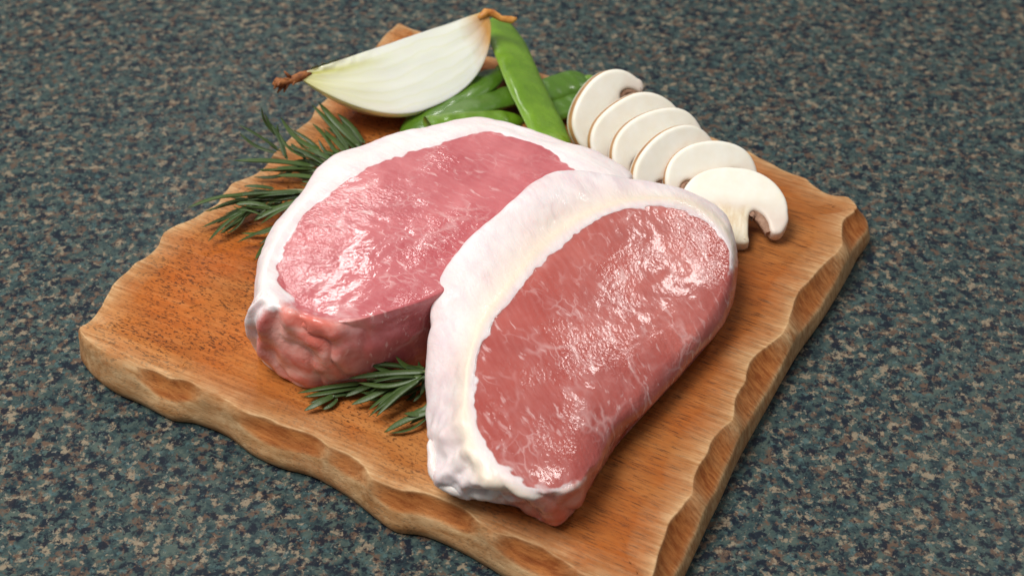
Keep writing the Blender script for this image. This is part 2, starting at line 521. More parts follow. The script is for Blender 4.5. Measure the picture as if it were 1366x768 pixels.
def build_board():
    n = 1000
    O = cr_closed(np.array(BOARD), 4000)
    seg = np.linalg.norm(np.roll(O, -1, 0) - O, axis=1)
    s = np.concatenate([[0], np.cumsum(seg)])
    L = s[-1]
    tgt = np.arange(n) * L / n
    Oc = np.vstack([O, O[:1]])
    O = np.stack([np.interp(tgt, s, Oc[:, k]) for k in (0, 1)], 1)
    ker = np.ones(7) / 7
    O = np.stack([np.convolve(np.concatenate([O[-3:, k], O[:, k], O[:3, k]]), ker, 'valid') for k in (0, 1)], 1)
    tan = np.roll(O, -2, 0) - np.roll(O, 2, 0)
    tan /= np.linalg.norm(tan, axis=1)[:, None]
    inn = np.stack([tan[:, 1], -tan[:, 0]], 1)
    cen = O.mean(0)
    if ((cen - O) * inn).sum() < 0:
        inn = -inn
    c = np.zeros(n)
    jit = 1 + 0.45 * nz(np.column_stack([O, np.zeros(n)]), 9, 21.0)
    for (x, y, hl, d) in SCOOPS:
        k = np.argmin(((O - (x, y)) ** 2).sum(1))
        ds = np.abs(tgt - tgt[k])
        ds = np.minimum(ds, L - ds)
        c = np.maximum(c, d * 0.85 * jit * np.clip(1 - (ds / hl) ** 2, 0, 1))
    o3 = np.column_stack([O, np.zeros(n)])
    w1 = nz(o3, 14, 3.1)
    w2 = nz(o3, 6, 9.7)
    right = sstep(20, 60, O[:, 0]) * sstep(90, 20, O[:, 1])
    wT = 2.6 + c * (3.0 + 2.2 * right) + 1.2 * w1 + 0.5 * w2 + 2.0 * right
    zM = 11.8 - 4.0 * c + 1.0 * w1
    wM = 1.0 + 0.4 * c + 0.4 * w2
    zO = 4.2 + 1.0 * w1
    wG = 1.8 + 0.8 * w1
    loops, kinds = [], []

    def add(w, z, wear, sc):
        z = np.broadcast_to(np.asarray(z, float), (n,))
        loops.append(np.column_stack([O + inn * np.asarray(w)[:, None], z]))
        kinds.append((np.broadcast_to(np.asarray(wear, float), (n,)), np.broadcast_to(np.asarray(sc, float), (n,))))
    one = np.ones(n)
    # underside inner ring, base, side
    add(wG + 14, 0.0 * one, 0.4, 0)
    add(wG, 0.0 * one, 0.6, 0)
    add(wG * 0.45, 0.32 * zO, 0.7, 0)
    add(0 * one, zO, 0.75, 0)
    for f in (0.33, 0.66):
        add(wM * f, zO + (zM - zO) * f, 0.8, 0)
    add(wM - 0.02, zM - 0.12, 0.95, 0)
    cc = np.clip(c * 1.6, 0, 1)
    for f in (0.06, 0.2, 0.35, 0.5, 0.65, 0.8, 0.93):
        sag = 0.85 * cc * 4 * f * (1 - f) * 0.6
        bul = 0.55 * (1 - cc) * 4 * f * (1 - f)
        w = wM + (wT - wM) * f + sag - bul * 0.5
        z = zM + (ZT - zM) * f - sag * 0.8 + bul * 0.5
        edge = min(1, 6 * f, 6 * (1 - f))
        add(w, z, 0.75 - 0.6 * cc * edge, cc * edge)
    add(wT, ZT - 0.05 * one, 0.95, 0)
    tops = [0.5, 1.2, 2.2, 3.6, 5.5, 8]
    for d in tops:
        wv = 0.8 * math.exp(-(d / 4.5))
        add(wT + d, ZT + 0 * one, wv, 0)
    last = loops[-1][:, :2]
    for f in np.concatenate([[0.02, 0.05, 0.09], np.linspace(0.13, 1.0, 22)]):
        p = last + (cen - last) * min(f, 0.995)
        loops.append(np.column_stack([p, ZT * one]))
        kinds.append((0 * one, 0 * one))
    m = len(loops)
    P = np.stack(loops, 1).reshape(-1, 3)
    wear = np.stack([k[0] for k in kinds], 1).reshape(-1)
    sc = np.stack([k[1] for k in kinds], 1).reshape(-1)
    # hand planed top: faint hollows, kept below the nominal plane
    topi = P[:, 2] > ZT - 0.02
    und = nz(P[topi], 38, 5.0) * 0.30 - 0.25 + nz(P[topi], 13, 1.0) * 0.10
    P[topi, 2] += und
    fs = grid_faces(n, m)
    return P, fs, wear, sc


P, fs, wear, scp = build_board()
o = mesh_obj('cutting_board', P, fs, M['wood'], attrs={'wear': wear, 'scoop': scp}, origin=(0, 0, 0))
tag(o, 'rustic orange brown wooden cutting board with hand carved scalloped edges', 'cutting board')


# ------------------------------------------------------------------ pork chops
CHOP_A = [
 ((-21.6,41.4,46.0),(-24.4,48.3,45.8),(-25.8,55.9,42.5),(-25.9,53.0,16.1),1.00,0.00),
 ((-8.8,48.0,46.0),(-10.5,53.4,45.8),(-11.4,60.7,42.5),(-12.2,57.8,16.1),1.00,0.00),
 ((4.6,42.8,46.0),(5.7,47.3,44.8),(5.8,53.1,42.5),(4.2,50.6,16.1),1.00,0.00),
 ((14.1,35.9,45.0),(19.6,39.2,44.8),(21.3,45.9,41.5),(19.1,43.8,16.1),1.00,0.00),
 ((19.1,28.2,45.0),(29.0,33.3,43.8),(31.9,42.5,38.5),(29.4,40.7,16.1),1.00,0.00),
 ((21.3,22.0,45.0),(37.2,25.3,41.8),(40.9,34.8,34.5),(38.3,33.4,16.1),0.80,0.00),
 ((15.2,10.6,46.0),(26.2,10.3,45.0),(28.4,27.5,31.0),(26.6,26.6,16.1),0.30,0.00),
 ((2.2,-1.4,46.0),(6.0,-3.0,46.0),(6.8,14.9,31.0),(5.0,14.1,16.1),0.00,0.00),
 ((-13.7,-20.6,46.0),(-11.4,-22.0,46.0),(-11.9,-5.0,31.0),(-13.9,-4.7,16.1),0.00,0.00),
 ((-21.6,-34.3,46.0),(-19.5,-35.5,45.5),(-19.9,-28.8,31.0),(-20.6,-26.9,16.1),0.00,0.00),
 ((-27.7,-40.0,46.0),(-26.1,-40.8,45.5),(-26.0,-39.4,31.0),(-27.5,-38.9,16.1),0.00,0.00),
 ((-38.1,-45.5,46.0),(-37.6,-46.9,45.5),(-37.9,-46.9,31.0),(-40.7,-45.1,16.1),0.00,0.00),
 ((-48.1,-48.5,46.0),(-47.5,-51.0,45.5),(-48.0,-52.2,31.0),(-52.1,-47.8,16.1),0.00,0.45),
 ((-56.3,-46.8,46.0),(-54.9,-52.4,45.0),(-57.5,-52.5,30.0),(-63.2,-48.4,16.1),0.25,1.00),
 ((-63.9,-42.0,46.0),(-66.3,-48.2,46.0),(-70.7,-46.9,31.0),(-69.1,-45.1,16.1),0.35,1.00),
 ((-68.7,-33.3,46.0),(-74.6,-43.2,47.0),(-79.7,-41.3,34.0),(-78.6,-36.2,16.1),1.00,0.20),
 ((-71.5,-23.9,46.0),(-76.3,-37.7,45.8),(-79.6,-33.0,36.5),(-81.3,-24.9,16.1),1.00,0.00),
 ((-70.0,-11.9,46.0),(-76.3,-20.5,45.8),(-80.3,-15.0,38.5),(-78.4,-14.5,16.1),1.00,0.00),
 ((-65.8,1.0,46.0),(-73.5,-4.7,45.8),(-77.7,-0.9,39.5),(-74.7,-1.0,16.1),1.00,0.00),
 ((-58.6,13.7,46.0),(-67.0,12.9,45.8),(-70.8,16.4,40.5),(-68.1,15.2,16.1),1.00,0.00),
 ((-48.4,24.6,46.0),(-58.8,29.8,45.8),(-63.6,35.1,41.5),(-61.5,32.9,16.1),1.00,0.00),
 ((-35.0,34.0,46.0),(-43.4,40.4,45.8),(-46.7,46.7,42.5),(-45.7,43.9,16.1),1.00,0.00)]
CHOP_B = [
 ((40.5,5.0,46.0),(40.8,10.6,46.0),(40.5,22.7,43.0),(39.9,19.7,16.1),1.00,0.00),
 ((53.7,7.7,43.0),(57.1,13.0,43.0),(60.9,22.3,38.0),(59.5,19.6,16.1),1.00,0.00),
 ((64.5,2.5,39.0),(68.2,8.6,38.0),(71.1,17.2,33.0),(69.4,14.8,16.1),1.00,0.00),
 ((69.6,-5.4,36.0),(72.1,0.7,34.2),(74.3,8.6,28.0),(73.0,7.1,16.1),0.80,0.00),
 ((66.3,-20.0,32.5),(72.0,-11.1,29.4),(74.6,-0.2,22.0),(73.6,-1.3,16.1),0.25,0.00),
 ((58.3,-35.8,31.1),(67.0,-26.5,25.6),(69.0,-17.9,19.0),(68.2,-18.5,16.1),0.00,0.00),
 ((45.7,-52.7,30.4),(53.7,-46.8,24.4),(55.2,-40.0,18.4),(54.3,-40.3,16.1),0.00,0.00),
 ((34.2,-68.5,30.4),(39.7,-66.0,24.4),(40.9,-60.2,18.4),(40.1,-59.7,16.1),0.00,0.00),
 ((26.6,-79.3,30.2),(30.9,-76.9,25.8),(32.0,-74.1,19.5),(30.4,-73.7,16.1),0.00,0.00),
 ((19.3,-96.6,32.5),(23.6,-92.3,29.2),(24.1,-90.2,22.0),(21.8,-88.9,16.1),0.15,0.20),
 ((14.1,-103.6,33.5),(17.9,-102.0,30.5),(18.6,-100.8,23.0),(16.7,-99.1,16.1),0.55,0.70),
 ((7.1,-107.1,35.5),(9.1,-108.1,33.0),(11.0,-105.4,22.0),(9.5,-102.7,16.1),0.50,1.00),
 ((1.8,-105.6,38.0),(-0.2,-107.2,35.0),(-1.5,-100.5,24.0),(1.5,-96.9,16.1),1.00,0.50),
 ((-3.9,-99.3,39.0),(-8.8,-103.4,36.2),(-16.6,-97.5,25.0),(-15.7,-92.3,16.1),1.00,0.00),
 ((-7.9,-91.8,40.6),(-12.8,-94.1,38.9),(-21.6,-90.2,27.0),(-20.2,-86.5,16.1),1.00,0.00),
 ((-10.5,-79.7,42.7),(-13.7,-80.3,42.7),(-24.3,-74.5,28.6),(-23.2,-74.6,16.1),1.00,0.00),
 ((-9.7,-65.7,44.1),(-12.5,-64.5,44.7),(-25.2,-57.8,32.2),(-21.2,-57.2,16.1),1.00,0.00),
 ((-5.1,-52.0,44.9),(-8.9,-49.6,45.8),(-24.6,-45.3,39.0),(-18.6,-45.9,16.1),1.00,0.00),
 ((2.7,-36.3,45.2),(-1.8,-34.7,46.3),(-22.8,-33.1,45.0),(-15.3,-35.9,16.1),1.00,0.00),
 ((12.1,-21.7,46.6),(6.3,-20.4,47.9),(-15.1,-19.4,49.5),(-8.8,-24.3,16.1),1.00,0.00),
 ((23.0,-8.0,47.2),(16.4,-6.5,48.4),(-0.2,0.7,51.0),(3.2,-6.5,16.1),1.00,0.00),
 ((31.7,-0.0,46.7),(28.9,3.6,47.7),(15.3,19.4,49.0),(16.1,13.5,16.1),1.00,0.00)]


def build_chop(st, mat, origin, label, seed, which, extra=()):
    n = 420
    E = cr_closed([q[0] for q in st], n)
    R = cr_closed([q[1] for q in st], n)
    Sh = cr_closed([q[2] for q in st], n)
    B = cr_closed([q[3] for q in st], n)
    B[:, 2] = ZT + 0.15
    fatS = np.clip(cr_closed([[q[4]] for q in st], n)[:, 0], 0, 1)
    tailS = np.clip(cr_closed([[q[5]] for q in st], n)[:, 0], 0, 1)
    C0 = E.mean(0)
    # height of the cut face follows a smooth plane through the eye outline
    A_ = np.column_stack([E[:, 0], E[:, 1], np.ones(n)])
    cf = np.linalg.lstsq(A_, E[:, 2], rcond=None)[0]
    dev = E[:, 2] - A_ @ cf
    ft = np.fft.rfft(dev)
    ft *= np.exp(-(np.arange(len(ft)) / 4.0) ** 2)
    dev = np.fft.irfft(ft, n)
    dz = A_ @ cf + dev - E[:, 2]
    E[:, 2] += dz
    R[:, 2] += dz * 0.6
    C = np.tile(C0, (n, 1))
    C[:, 2] = cf @ [C0[0], C0[1], 1] - 0.3
    H = 0.5 * C + 0.5 * E
    H[:, 2] = 0.5 * C[:, 2] + 0.5 * E[:, 2] + 0.4
    seq = [C, H, E, R, Sh, B]
    us = np.concatenate([np.linspace(0.02, 1.7, 34), np.linspace(1.74, 2.3, 20), np.linspace(2.34, 3.6, 40), np.linspace(3.64, 5.0, 26)])
    Q = [2 * seq[0] - seq[1]] + seq + [seq[-1] + (seq[-1] - seq[-2]) * 0.3]
    rings = []
    for u in us:
        i = min(int(u), 4)
        f = u - i
        p0, p1, p2, p3 = Q[i], Q[i + 1], Q[i + 2], Q[i + 3]
        k = 0.5 if i >= 1 else 0.5
        t1 = (p2 - p0) * 0.5
        t2 = (p3 - p1) * 0.5
        ch = np.linalg.norm(p2 - p1, axis=1)[:, None]
        for t in (t1, t2):   # limit overshoot where neighbouring spans differ in length
            l = np.linalg.norm(t, axis=1)[:, None]
            t *= np.minimum(1.0, 1.1 * ch / np.maximum(l, 1e-6))
        f2, f3 = f * f, f ** 3
        if u < 2.0:
            g = u / 2.0
            q = C + (E - C) * g
            q[:, 2] = q[:, 0] * cf[0] + q[:, 1] * cf[1] + cf[2] + dev * g ** 3 + 0.7 * (1 - g * g)
            rings.append(q)
            continue
        rings.append((2 * f3 - 3 * f2 + 1) * p1 + (f3 - 2 * f2 + f) * t1 + (-2 * f3 + 3 * f2) * p2 + (f3 - f2) * t2)
    # underside
    Cb = B.mean(0)
    for f in (0.12, 0.5, 0.97):
        rings.append(B + (Cb - B) * f)
    m = len(rings)
    P = np.stack(rings, 1).reshape(-1, 3)
    U = np.tile(np.concatenate([us, [5.2, 5.5, 6.0]]), n)
    FS = np.repeat(fatS, m)
    TS = np.repeat(tailS, m)
    TH = np.repeat(np.arange(n) / n * len(st), m)
    F_ = grid_faces(n, m)
    P = np.vstack([P, C[:1] * 0])
    P[-1] = P[0:n * m:m].mean(0)
    U, FS, TS, TH = [np.append(q, 0.0) for q in (U, FS, TS, TH)]
    F_ += [(i * m, ((i + 1) % n) * m, n * m, n * m) for i in range(n)]
    N_ = vnormals(P, F_)
    if N_[(U < 1)][:, 2].mean() < 0:
        F_ = [f[::-1] for f in F_]
        N_ = -N_
    nA = nz(P, 16, seed)
    nB = nz(P, 6, seed + 4)
    nC = nz(P, 2.6, seed + 8)
    fat = FS * sstep(1.95, 2.20, U + 0.16 * nB + 0.14 * nC)
    fat *= 1 - TS * sstep(2.9, 3.25, U + 0.25 * nB)
    side = sstep(2.6, 3.4, U)
    d = nA * (0.40 + 0.40 * side) + nB * (0.12 + 0.24 * side) + nC * (0.06 + 0.10 * side)
    # the fat stands slightly proud of the lean
    d += 0.12 * fat * sstep(2.0, 2.3, U)
    # loose folded tail meat
    tail = TS * sstep(2.25, 2.9, U)
    strip = np.sin((P[:, 0] * 0.60 + P[:, 2] * 0.30 + 4.5 * nA + 1.2 * nB) * 0.55)
    d += tail * (2.0 * np.abs(strip) ** 0.7 - 1.1 + 0.8 * nB)
    if which == 'b':   # ragged frilled fat at the near end
        g = np.exp(-((TH - 13.2) / 1.5) ** 2) * sstep(2.5, 3.3, U) * sstep(5.0, 4.2, U)
        d += g * (0.9 * np.sin(TH * 6.5 + 4 * nA) + 1.5 * nB + 0.8 * nA + 0.5 * nC)
        # crease running down the side of the cap
        d -= 0.3 * np.exp(-((TH - 17.1 - 0.25 * nA) / 0.10) ** 2) * sstep(2.9, 3.4, U)
    else:
        g = np.exp(-((TH - 15.0) / 0.7) ** 2) * sstep(2.6, 3.4, U) * sstep(5.0, 4.2, U)
        d += g * (1.3 * np.sin(TH * 10 + 3 * nA) + 1.2 * nB)
    d *= sstep(5.0, 4.75, U)
    P = P + N_ * d[:, None]
    P[:, 2] = np.where(U >= 5.0, ZT + 0.15, np.maximum(P[:, 2], ZT + 0.2))
    N_ = vnormals(P, F_)
    ridge = np.exp(-((U - 2.85) / 0.42) ** 2) * FS
    root = empty('pork_chop', origin)
    tag(root, label, 'pork chop', 'raw pork chops on the board')
    for nm, path, rad, fv, tv in extra:
        ns, k = 60, 16
        Cc = cr_open(path, np.linspace(0, 1, ns))
        TV = []
        for i, p in enumerate(Cc):
            t = Cc[min(i + 1, ns - 1)] - Cc[max(i - 1, 0)]
            t /= np.linalg.norm(t)
            a = np.cross(t, [0.1, 0.3, 1.0]); a /= np.linalg.norm(a)
            b = np.cross(t, a)
            e = min(1, i / 7, (ns - 1 - i) / 7)
            rr = rad * max(0.12, e ** 0.5) * (1 + 0.25 * mn.noise((i * 0.08, seed, 1.0)))
            for j in range(k):
                th = 2 * math.pi * j / k
                q = p + (a * math.cos(th) * 1.25 + b * math.sin(th)) * rr
                q = q + (q - p) * (0.30 if fv else 0.12) * mn.noise(tuple(q / 3.0))
                TV.append(q)
        TV = np.array(TV)
        TV[:, 2] = np.maximum(TV[:, 2], ZT + 0.2)
        TF = grid_faces(ns, k, False, True) + [tuple(range(k)), tuple((ns - 1) * k + j for j in range(k))[::-1]]
        one = np.ones(len(TV))
        mesh_obj(nm, TV, [f[::-1] for f in TF], mat, root, origin, attrs={'fat': one * fv, 'tail': one * tv, 'ridge': one * 0.35})
    Fa = np.array(F_)
    ff = fat[Fa].mean(1)
    ft = tail[Fa].mean(1)
    grp = np.where((ft > 0.5) & (ff < 0.62), 2, np.where(ff > 0.5, 1, 0))
    for k, nm in ((0, 'lean_meat'), (1, 'fat_cap'), (2, 'tail_meat')):
        sel = Fa[grp == k]
        if not len(sel):
            continue
        used, inv = np.unique(sel, return_inverse=True)
        polys = [tuple(dict.fromkeys(f)) for f in inv.reshape(sel.shape).tolist()]
        mesh_obj(nm, P[used], polys, mat, root, origin,
                 attrs={'fat': fat[used], 'tail': tail[used], 'ridge': ridge[used]}, normals=N_[used])
    return root


build_chop(CHOP_A, M['pork_a'], (-35.0, 40.0, ZT), 'thick pink pork chop with white fat rim and folded meat at its end', 2.0, 'a',
           [('meat_fold', [(-71.4,-42.6,39.0),(-70.1,-43.7,34.5),(-67.9,-44.6,28.0),(-64.2,-45.3,20.5)], 3.3, 0.0, 0.8), ('meat_fold', [(-62.1,-45.6,43.0),(-59.0,-47.4,41.0),(-56.7,-47.9,35.5),(-57.8,-47.8,28.0),(-60.5,-45.9,20.0)], 3.3, 0.0, 1.0)])
build_chop(CHOP_B, M['pork_b'], (28.0, -10.0, ZT), 'rose red pork chop with wide cream fat cap overlapping the other chop', 11.0, 'b',
           [('fat_lip', [(-23.3,-83.5,30.0),(-22.3,-88.5,27.0),(-20.5,-93.1,24.5),(-16.2,-96.6,24.0),(-10.3,-98.7,25.0),(-6.1,-99.5,25.0),(-3.9,-99.8,29.0),(-1.0,-101.4,32.0),(2.7,-104.0,33.0),(6.3,-106.2,33.0)], 1.9, 1.0, 0.0)])


# ------------------------------------------------------------------ onion wedge
def build_onion(P0, P1):
    P0, P1 = np.array(P0), np.array(P1)
    ax = P1 - P0
    L = np.linalg.norm(ax)
    ax /= L
    up0 = np.array([0.10, -0.70, -0.66])           # the cut face slopes down to the front
    eB = up0 - ax * (up0 @ ax)
    eB /= np.linalg.norm(eB)
    eA = np.cross(ax, eB)
    if eA[2] > 0:
        eA = -eA
    W = math.radians(76)
    nt_, na, nr = 90, 60, 26
    ts = np.linspace(0.0, 1.0, nt_)
    q = np.where(ts < 0.5, 0.95, 0.62)
    x = np.abs(2 * ts - 1)
    prof = (1 - x ** np.where(ts < 0.5, 1.9, 2.5)) ** q
    R = 28.0 * np.maximum(prof, 0) + 0.9

    def pt(t, r, phi):
        return P0 + ax * (t * L) + (eB * math.cos(phi) + eA * math.sin(phi)) * r
    V, al, shl, ct, ar = [], [], [], [], []
    Fc = []

    def addgrid(fn, n, m, flip):
        b = len(V)
        for i in range(n):
            for j in range(m):
                p, a, s_, c_, r_ = fn(i, j)
                V.append(p); al.append(a); shl.append(s_); ct.append(c_); ar.append(r_)
        for f in grid_faces(n, m, False, False):
            g = tuple(b + k for k in f)
            Fc.append(g[::-1] if flip else g)

    def outer(i, j):
        t = ts[i]
        f = j / (na - 1)
        phi = W * f
        wob = 0.35 * mn.noise((f * 9, t * 2.0, 1.3)) + 0.5 * mn.noise((f * 3, t * 3, 7.7))
        e = min(f, 1 - f)
        rr = R[i] * (1 - 0.035 * max(0, 1 - e * 14)) + wob * min(1, R[i] / 12)
        return pt(t, rr, phi), t, 1.0, 0.0, f
    addgrid(outer, nt_, na, False)

    def cutface(phi, sgn):
        nrm = -eB * math.sin(phi) + eA * math.cos(phi)

        def fn(i, j):
            t = ts[i]
            f = j / (nr - 1)
            r = R[i] * 0.965 * f
            lay = (f * 6.0) % 1.0
            step = (0.10 * (lay - 0.5) + 0.35 * mn.noise((t * 6, f * 4, phi))) * min(1, R[i] / 10)
            rag = (1.5 * mn.noise((t * 42, f * 9, phi)) + 0.9) * max(0, 1 - t * 2.0) * max(0, 1 - f * 3.2) * min(1, t * 14)
            if f > 0.999:
                step *= 0.2
            return pt(t, r, phi) + nrm * sgn * (step + rag), t, f, 1.0, 0.0
        return fn
    addgrid(cutface(0.0, -1), nt_, nr, True)
    addgrid(cutface(W, 1), nt_, nr, False)
    V = np.array(V)
    org = np.array([V[:, 0].mean(), V[:, 1].mean(), ZT])
    # settle on the board
    dz = (ZT + 0.1) - V[:, 2].min()
    V[:, 2] += dz
    P0 = P0 + [0, 0, dz]
    root = empty('onion_wedge', org)
    tag(root, 'peeled white onion wedge with brown root and dry tip', 'onion')
    mesh_obj('flesh', V, Fc, M['onion'], root, org, attrs={'along': al, 'shell': shl, 'cut': ct, 'around': ar})
    # dry root tuft
    mid = (eB * math.cos(W / 2) + eA * math.sin(W / 2))
    RV, RF = [], []

    def tube(pts, rads, k=8):
        b = len(RV)
        pts = np.array(pts, float)
        for i, p in enumerate(pts):
            t = pts[min(i + 1, len(pts) - 1)] - pts[max(i - 1, 0)]
            t /= np.linalg.norm(t)
            a = np.cross(t, [0.3, 0.2, 1.0]); a /= np.linalg.norm(a)
            c_ = np.cross(t, a)
            for j in range(k):
                th = 2 * math.pi * j / k
                w = rads[i] * (1 + 0.35 * mn.noise(tuple(p * 0.6 + (a * math.cos(th) + c_ * math.sin(th)) * 1.3)))
                RV.append(p + (a * math.cos(th) + c_ * math.sin(th)) * w)
        for i in range(len(pts) - 1):
            for j in range(k):
                j2 = (j + 1) % k
                RF.append((b + i * k + j, b + i * k + j2, b + (i + 1) * k + j2, b + (i + 1) * k + j))
        RF.append(tuple(b + (len(pts) - 1) * k + j for j in range(k)))
        RF.append(tuple(b + j for j in range(k))[::-1])
    base = P0 + mid * 1.0
    tube([base + ax * 5, base + ax * 1.5, base - ax * 2 + mid * .3, base - ax * 5.0 + mid * .2, base - ax * 8.5 - mid * .6, base - ax * 10], [1.2, 1.7, 1.5, 1.2, 1.7, 0.8], 14)
    rg = random.Random(3)
    for k in range(22):
        s_ = base - ax * rg.uniform(1, 8) + mid * rg.uniform(-1, 1)
        dr = -ax * rg.uniform(.3, 1) + mid * rg.uniform(-1, 1) + eB * rg.uniform(-.8, .8)
        dr /= np.linalg.norm(dr)
        tube([s_, s_ + dr * 1.8 + eA * rg.uniform(-.5, .5), s_ + dr * 3.4], [0.8, 0.6, 0.25], 6)
    mesh_obj('root_end', RV, RF, M['onion_root'], root, org)
    # dry neck skin at the other end
    RV, RF = [], []
    E1 = P0 + ax * L
    rt = np.array([1.0, 0.0, 0.0])
    dn = np.array([0.0, -0.3, -1.0])
    tube([E1 - ax * 5 + eB * 2.0, E1 - ax * 1.0 + eB * 0.8, E1 + rt * 2.0 + dn * 1.2, E1 + rt * 5.5 + dn * 3.2, E1 + rt * 9.5 + dn * 3.6, E1 + rt * 11.5 + dn * 3.2], [0.8, 1.7, 1.5, 1.1, 1.4, 0.5], 14)
    mesh_obj('dry_tip', RV, RF, M['onion_skin'], root, org)
    return root


build_onion(*((-78.5,88.1,42.0),(-9.6,131.7,44.0)))

# ------------------------------------------------------------------ pea pods
PODS = [('long bright green snow pea pod leaning across the other pods',[(-4.6,157.1,26.0),(0.3,128.4,28.5),(6.5,99.3,29.0),(14.0,74.1,27.0),(18.2,61.7,24.0)],17,5.5,-24),
 ('dark green pea pod tucked under the onion wedge',[(-41.7,84.9,19.0),(-29.4,96.6,22.0),(-15.4,110.3,24.0),(-4.4,126.2,23.0)],17,5,-12),
 ('pea pod lying across the other pods beside the chop fat',[(-27.5,88.0,25.0),(-12.2,98.0,24.5),(2.0,107.6,23.0),(10.8,114.0,21.0)],15,5,-10),
 ('pea pod with a cut end poking out behind the chop',[(-30.9,77.0,28.0),(-20.3,81.0,27.0),(-6.4,84.7,25.5),(4.8,87.5,24.0)],11,7,0),
 ('pea pod with a pale rounded tip pointing to the mushrooms',[(2.0,107.5,20.0),(13.7,112.1,21.5),(23.2,118.1,21.5),(30.4,121.6,21.0)],13,5,10),
 ('short pea pod half hidden below the first mushroom slice',[(4.9,96.0,19.0),(15.0,100.9,19.2),(23.7,106.1,19.2),(31.3,112.8,19.0)],12,5,0)]


def build_pod(idx, label, path, width, thick, twist):
    nt_, k = 70, 32
    ts = np.linspace(0, 1, nt_)
    C = cr_open(path, ts)
    T = np.gradient(C, axis=0)
    T /= np.linalg.norm(T, axis=1)[:, None]
    cut_start = 'cut end' in label
    V, seam, dull = [], [], []
    for i, t in enumerate(ts):
        w = np.cross([0, 0, 1.0], T[i])
        w /= np.linalg.norm(w)
        u = np.cross(T[i], w)
        a = math.radians(twist)
        w2 = w * math.cos(a) + u * math.sin(a)
        u2 = -w * math.sin(a) + u * math.cos(a)
        e0 = 1.0 if cut_start else min(1, (t + (0.07 if idx == 0 else 0.0)) / 0.30)
        e1 = min(1, (1 - t) / 0.30)
        pr = (math.sin(e0 * math.pi / 2) ** 0.62) * (math.sin(max(e1, 1e-3) * math.pi / 2) ** 0.62)
        pr = max(pr, 0.05)
        pea = (0.06 if idx == 0 else 0.05) * math.cos(t * 6.2 * 2 * math.pi + idx)
        for j in range(k):
            th = 2 * math.pi * j / k
            c_, s_ = math.cos(th), math.sin(th)
            x = math.copysign(abs(c_) ** 0.75, c_) * width / 2 * pr
            y = math.copysign(abs(s_) ** 0.9, s_) * thick / 2 * pr * (1 + pea * (1 - c_ * c_))
            sm = math.exp(-((abs(c_) - 1) / 0.02) ** 2)
            x *= 1 + 0.05 * sm
            p = C[i] + w2 * x + u2 * y
            p = p + u2 * 0.25 * mn.noise(tuple(p / 5))
            V.append(p)
            seam.append(sm)
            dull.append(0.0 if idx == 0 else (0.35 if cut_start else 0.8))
    F_ = grid_faces(nt_, k, False, True)
    F_.append(tuple(range(k)))
    F_.append(tuple((nt_ - 1) * k + j for j in range(k))[::-1])
    F_ = [f[::-1] for f in F_]
    V = np.array(V)
    V[:, 2] = np.maximum(V[:, 2], ZT + 0.15)
    org = (float(V[:, 0].mean()), float(V[:, 1].mean()), ZT)
    root = empty('pea_pod', org)
    tag(root, label, 'pea pod', 'green pea pods behind the chops')
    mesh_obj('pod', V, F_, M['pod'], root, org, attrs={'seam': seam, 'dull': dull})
    # calyx stub at the far end
    if not cut_start:
        p = C[-1]
        d = T[-1]
        SV, SF = [], []
        a = np.cross(d, [0, 0, 1.0]); a /= np.linalg.norm(a)
        b = np.cross(d, a)
        for i, (s_, r_) in enumerate([(-3, 1.2), (-1, 1.9), (0.6, 1.7), (2.2, 1.0), (4.2, 0.8), (4.6, 0.3)]):
            for j in range(10):
                th = 2 * math.pi * j / 10
                SV.append(p + d * s_ + (a * math.cos(th) + b * math.sin(th)) * r_)
        SF = grid_faces(6, 10, False, True) + [tuple(range(10))[::-1], tuple(50 + j for j in range(10))]
        SV = np.array(SV)
        SV[:, 2] = np.maximum(SV[:, 2], ZT + 0.15)
        mesh_obj('stem_cap', SV, SF, M['podcap'], root, org)


for i, pd in enumerate(PODS):
    build_pod(i, *pd)

# ------------------------------------------------------------------ mushroom slices
MUSH = [('first mushroom slice against the pea pods with its cap turned up',(37.9,81.6,29.3),34,24,54,40,6),
 ('second mushroom slice leaning on the one beside the pea pods',(46.2,67.4,27.7),37,22,54,15,5),
 ('third mushroom slice in the row with smooth broad cap',(53.5,58.2,27.5),37,21,52,14,5),
 ('narrow fourth mushroom slice mostly covered by its neighbours',(59.1,48.6,27.1),35,26,54,24,4.5),
 ('fifth mushroom slice with pinkish gills just under the topmost slice',(70.2,43.9,25.6),34,14,46,4,4.5),
 ('mushroom slice showing stem and curled gill hollow, topmost of the row',(76.4,29.8,23.8),37,2,26,-8,5)]


def dome(n, seed):
    out = []
    for i in range(n + 1):
        a = math.pi * i / n
        x = 0.5 * math.copysign(abs(math.cos(a)) ** 0.92, math.cos(a))
        y = 0.06 + 0.41 * math.sin(a) ** 0.86
        w = 1 + 0.035 * mn.noise((x * 3, y * 3, seed))
        out.append((x * w, y * w))
    return out


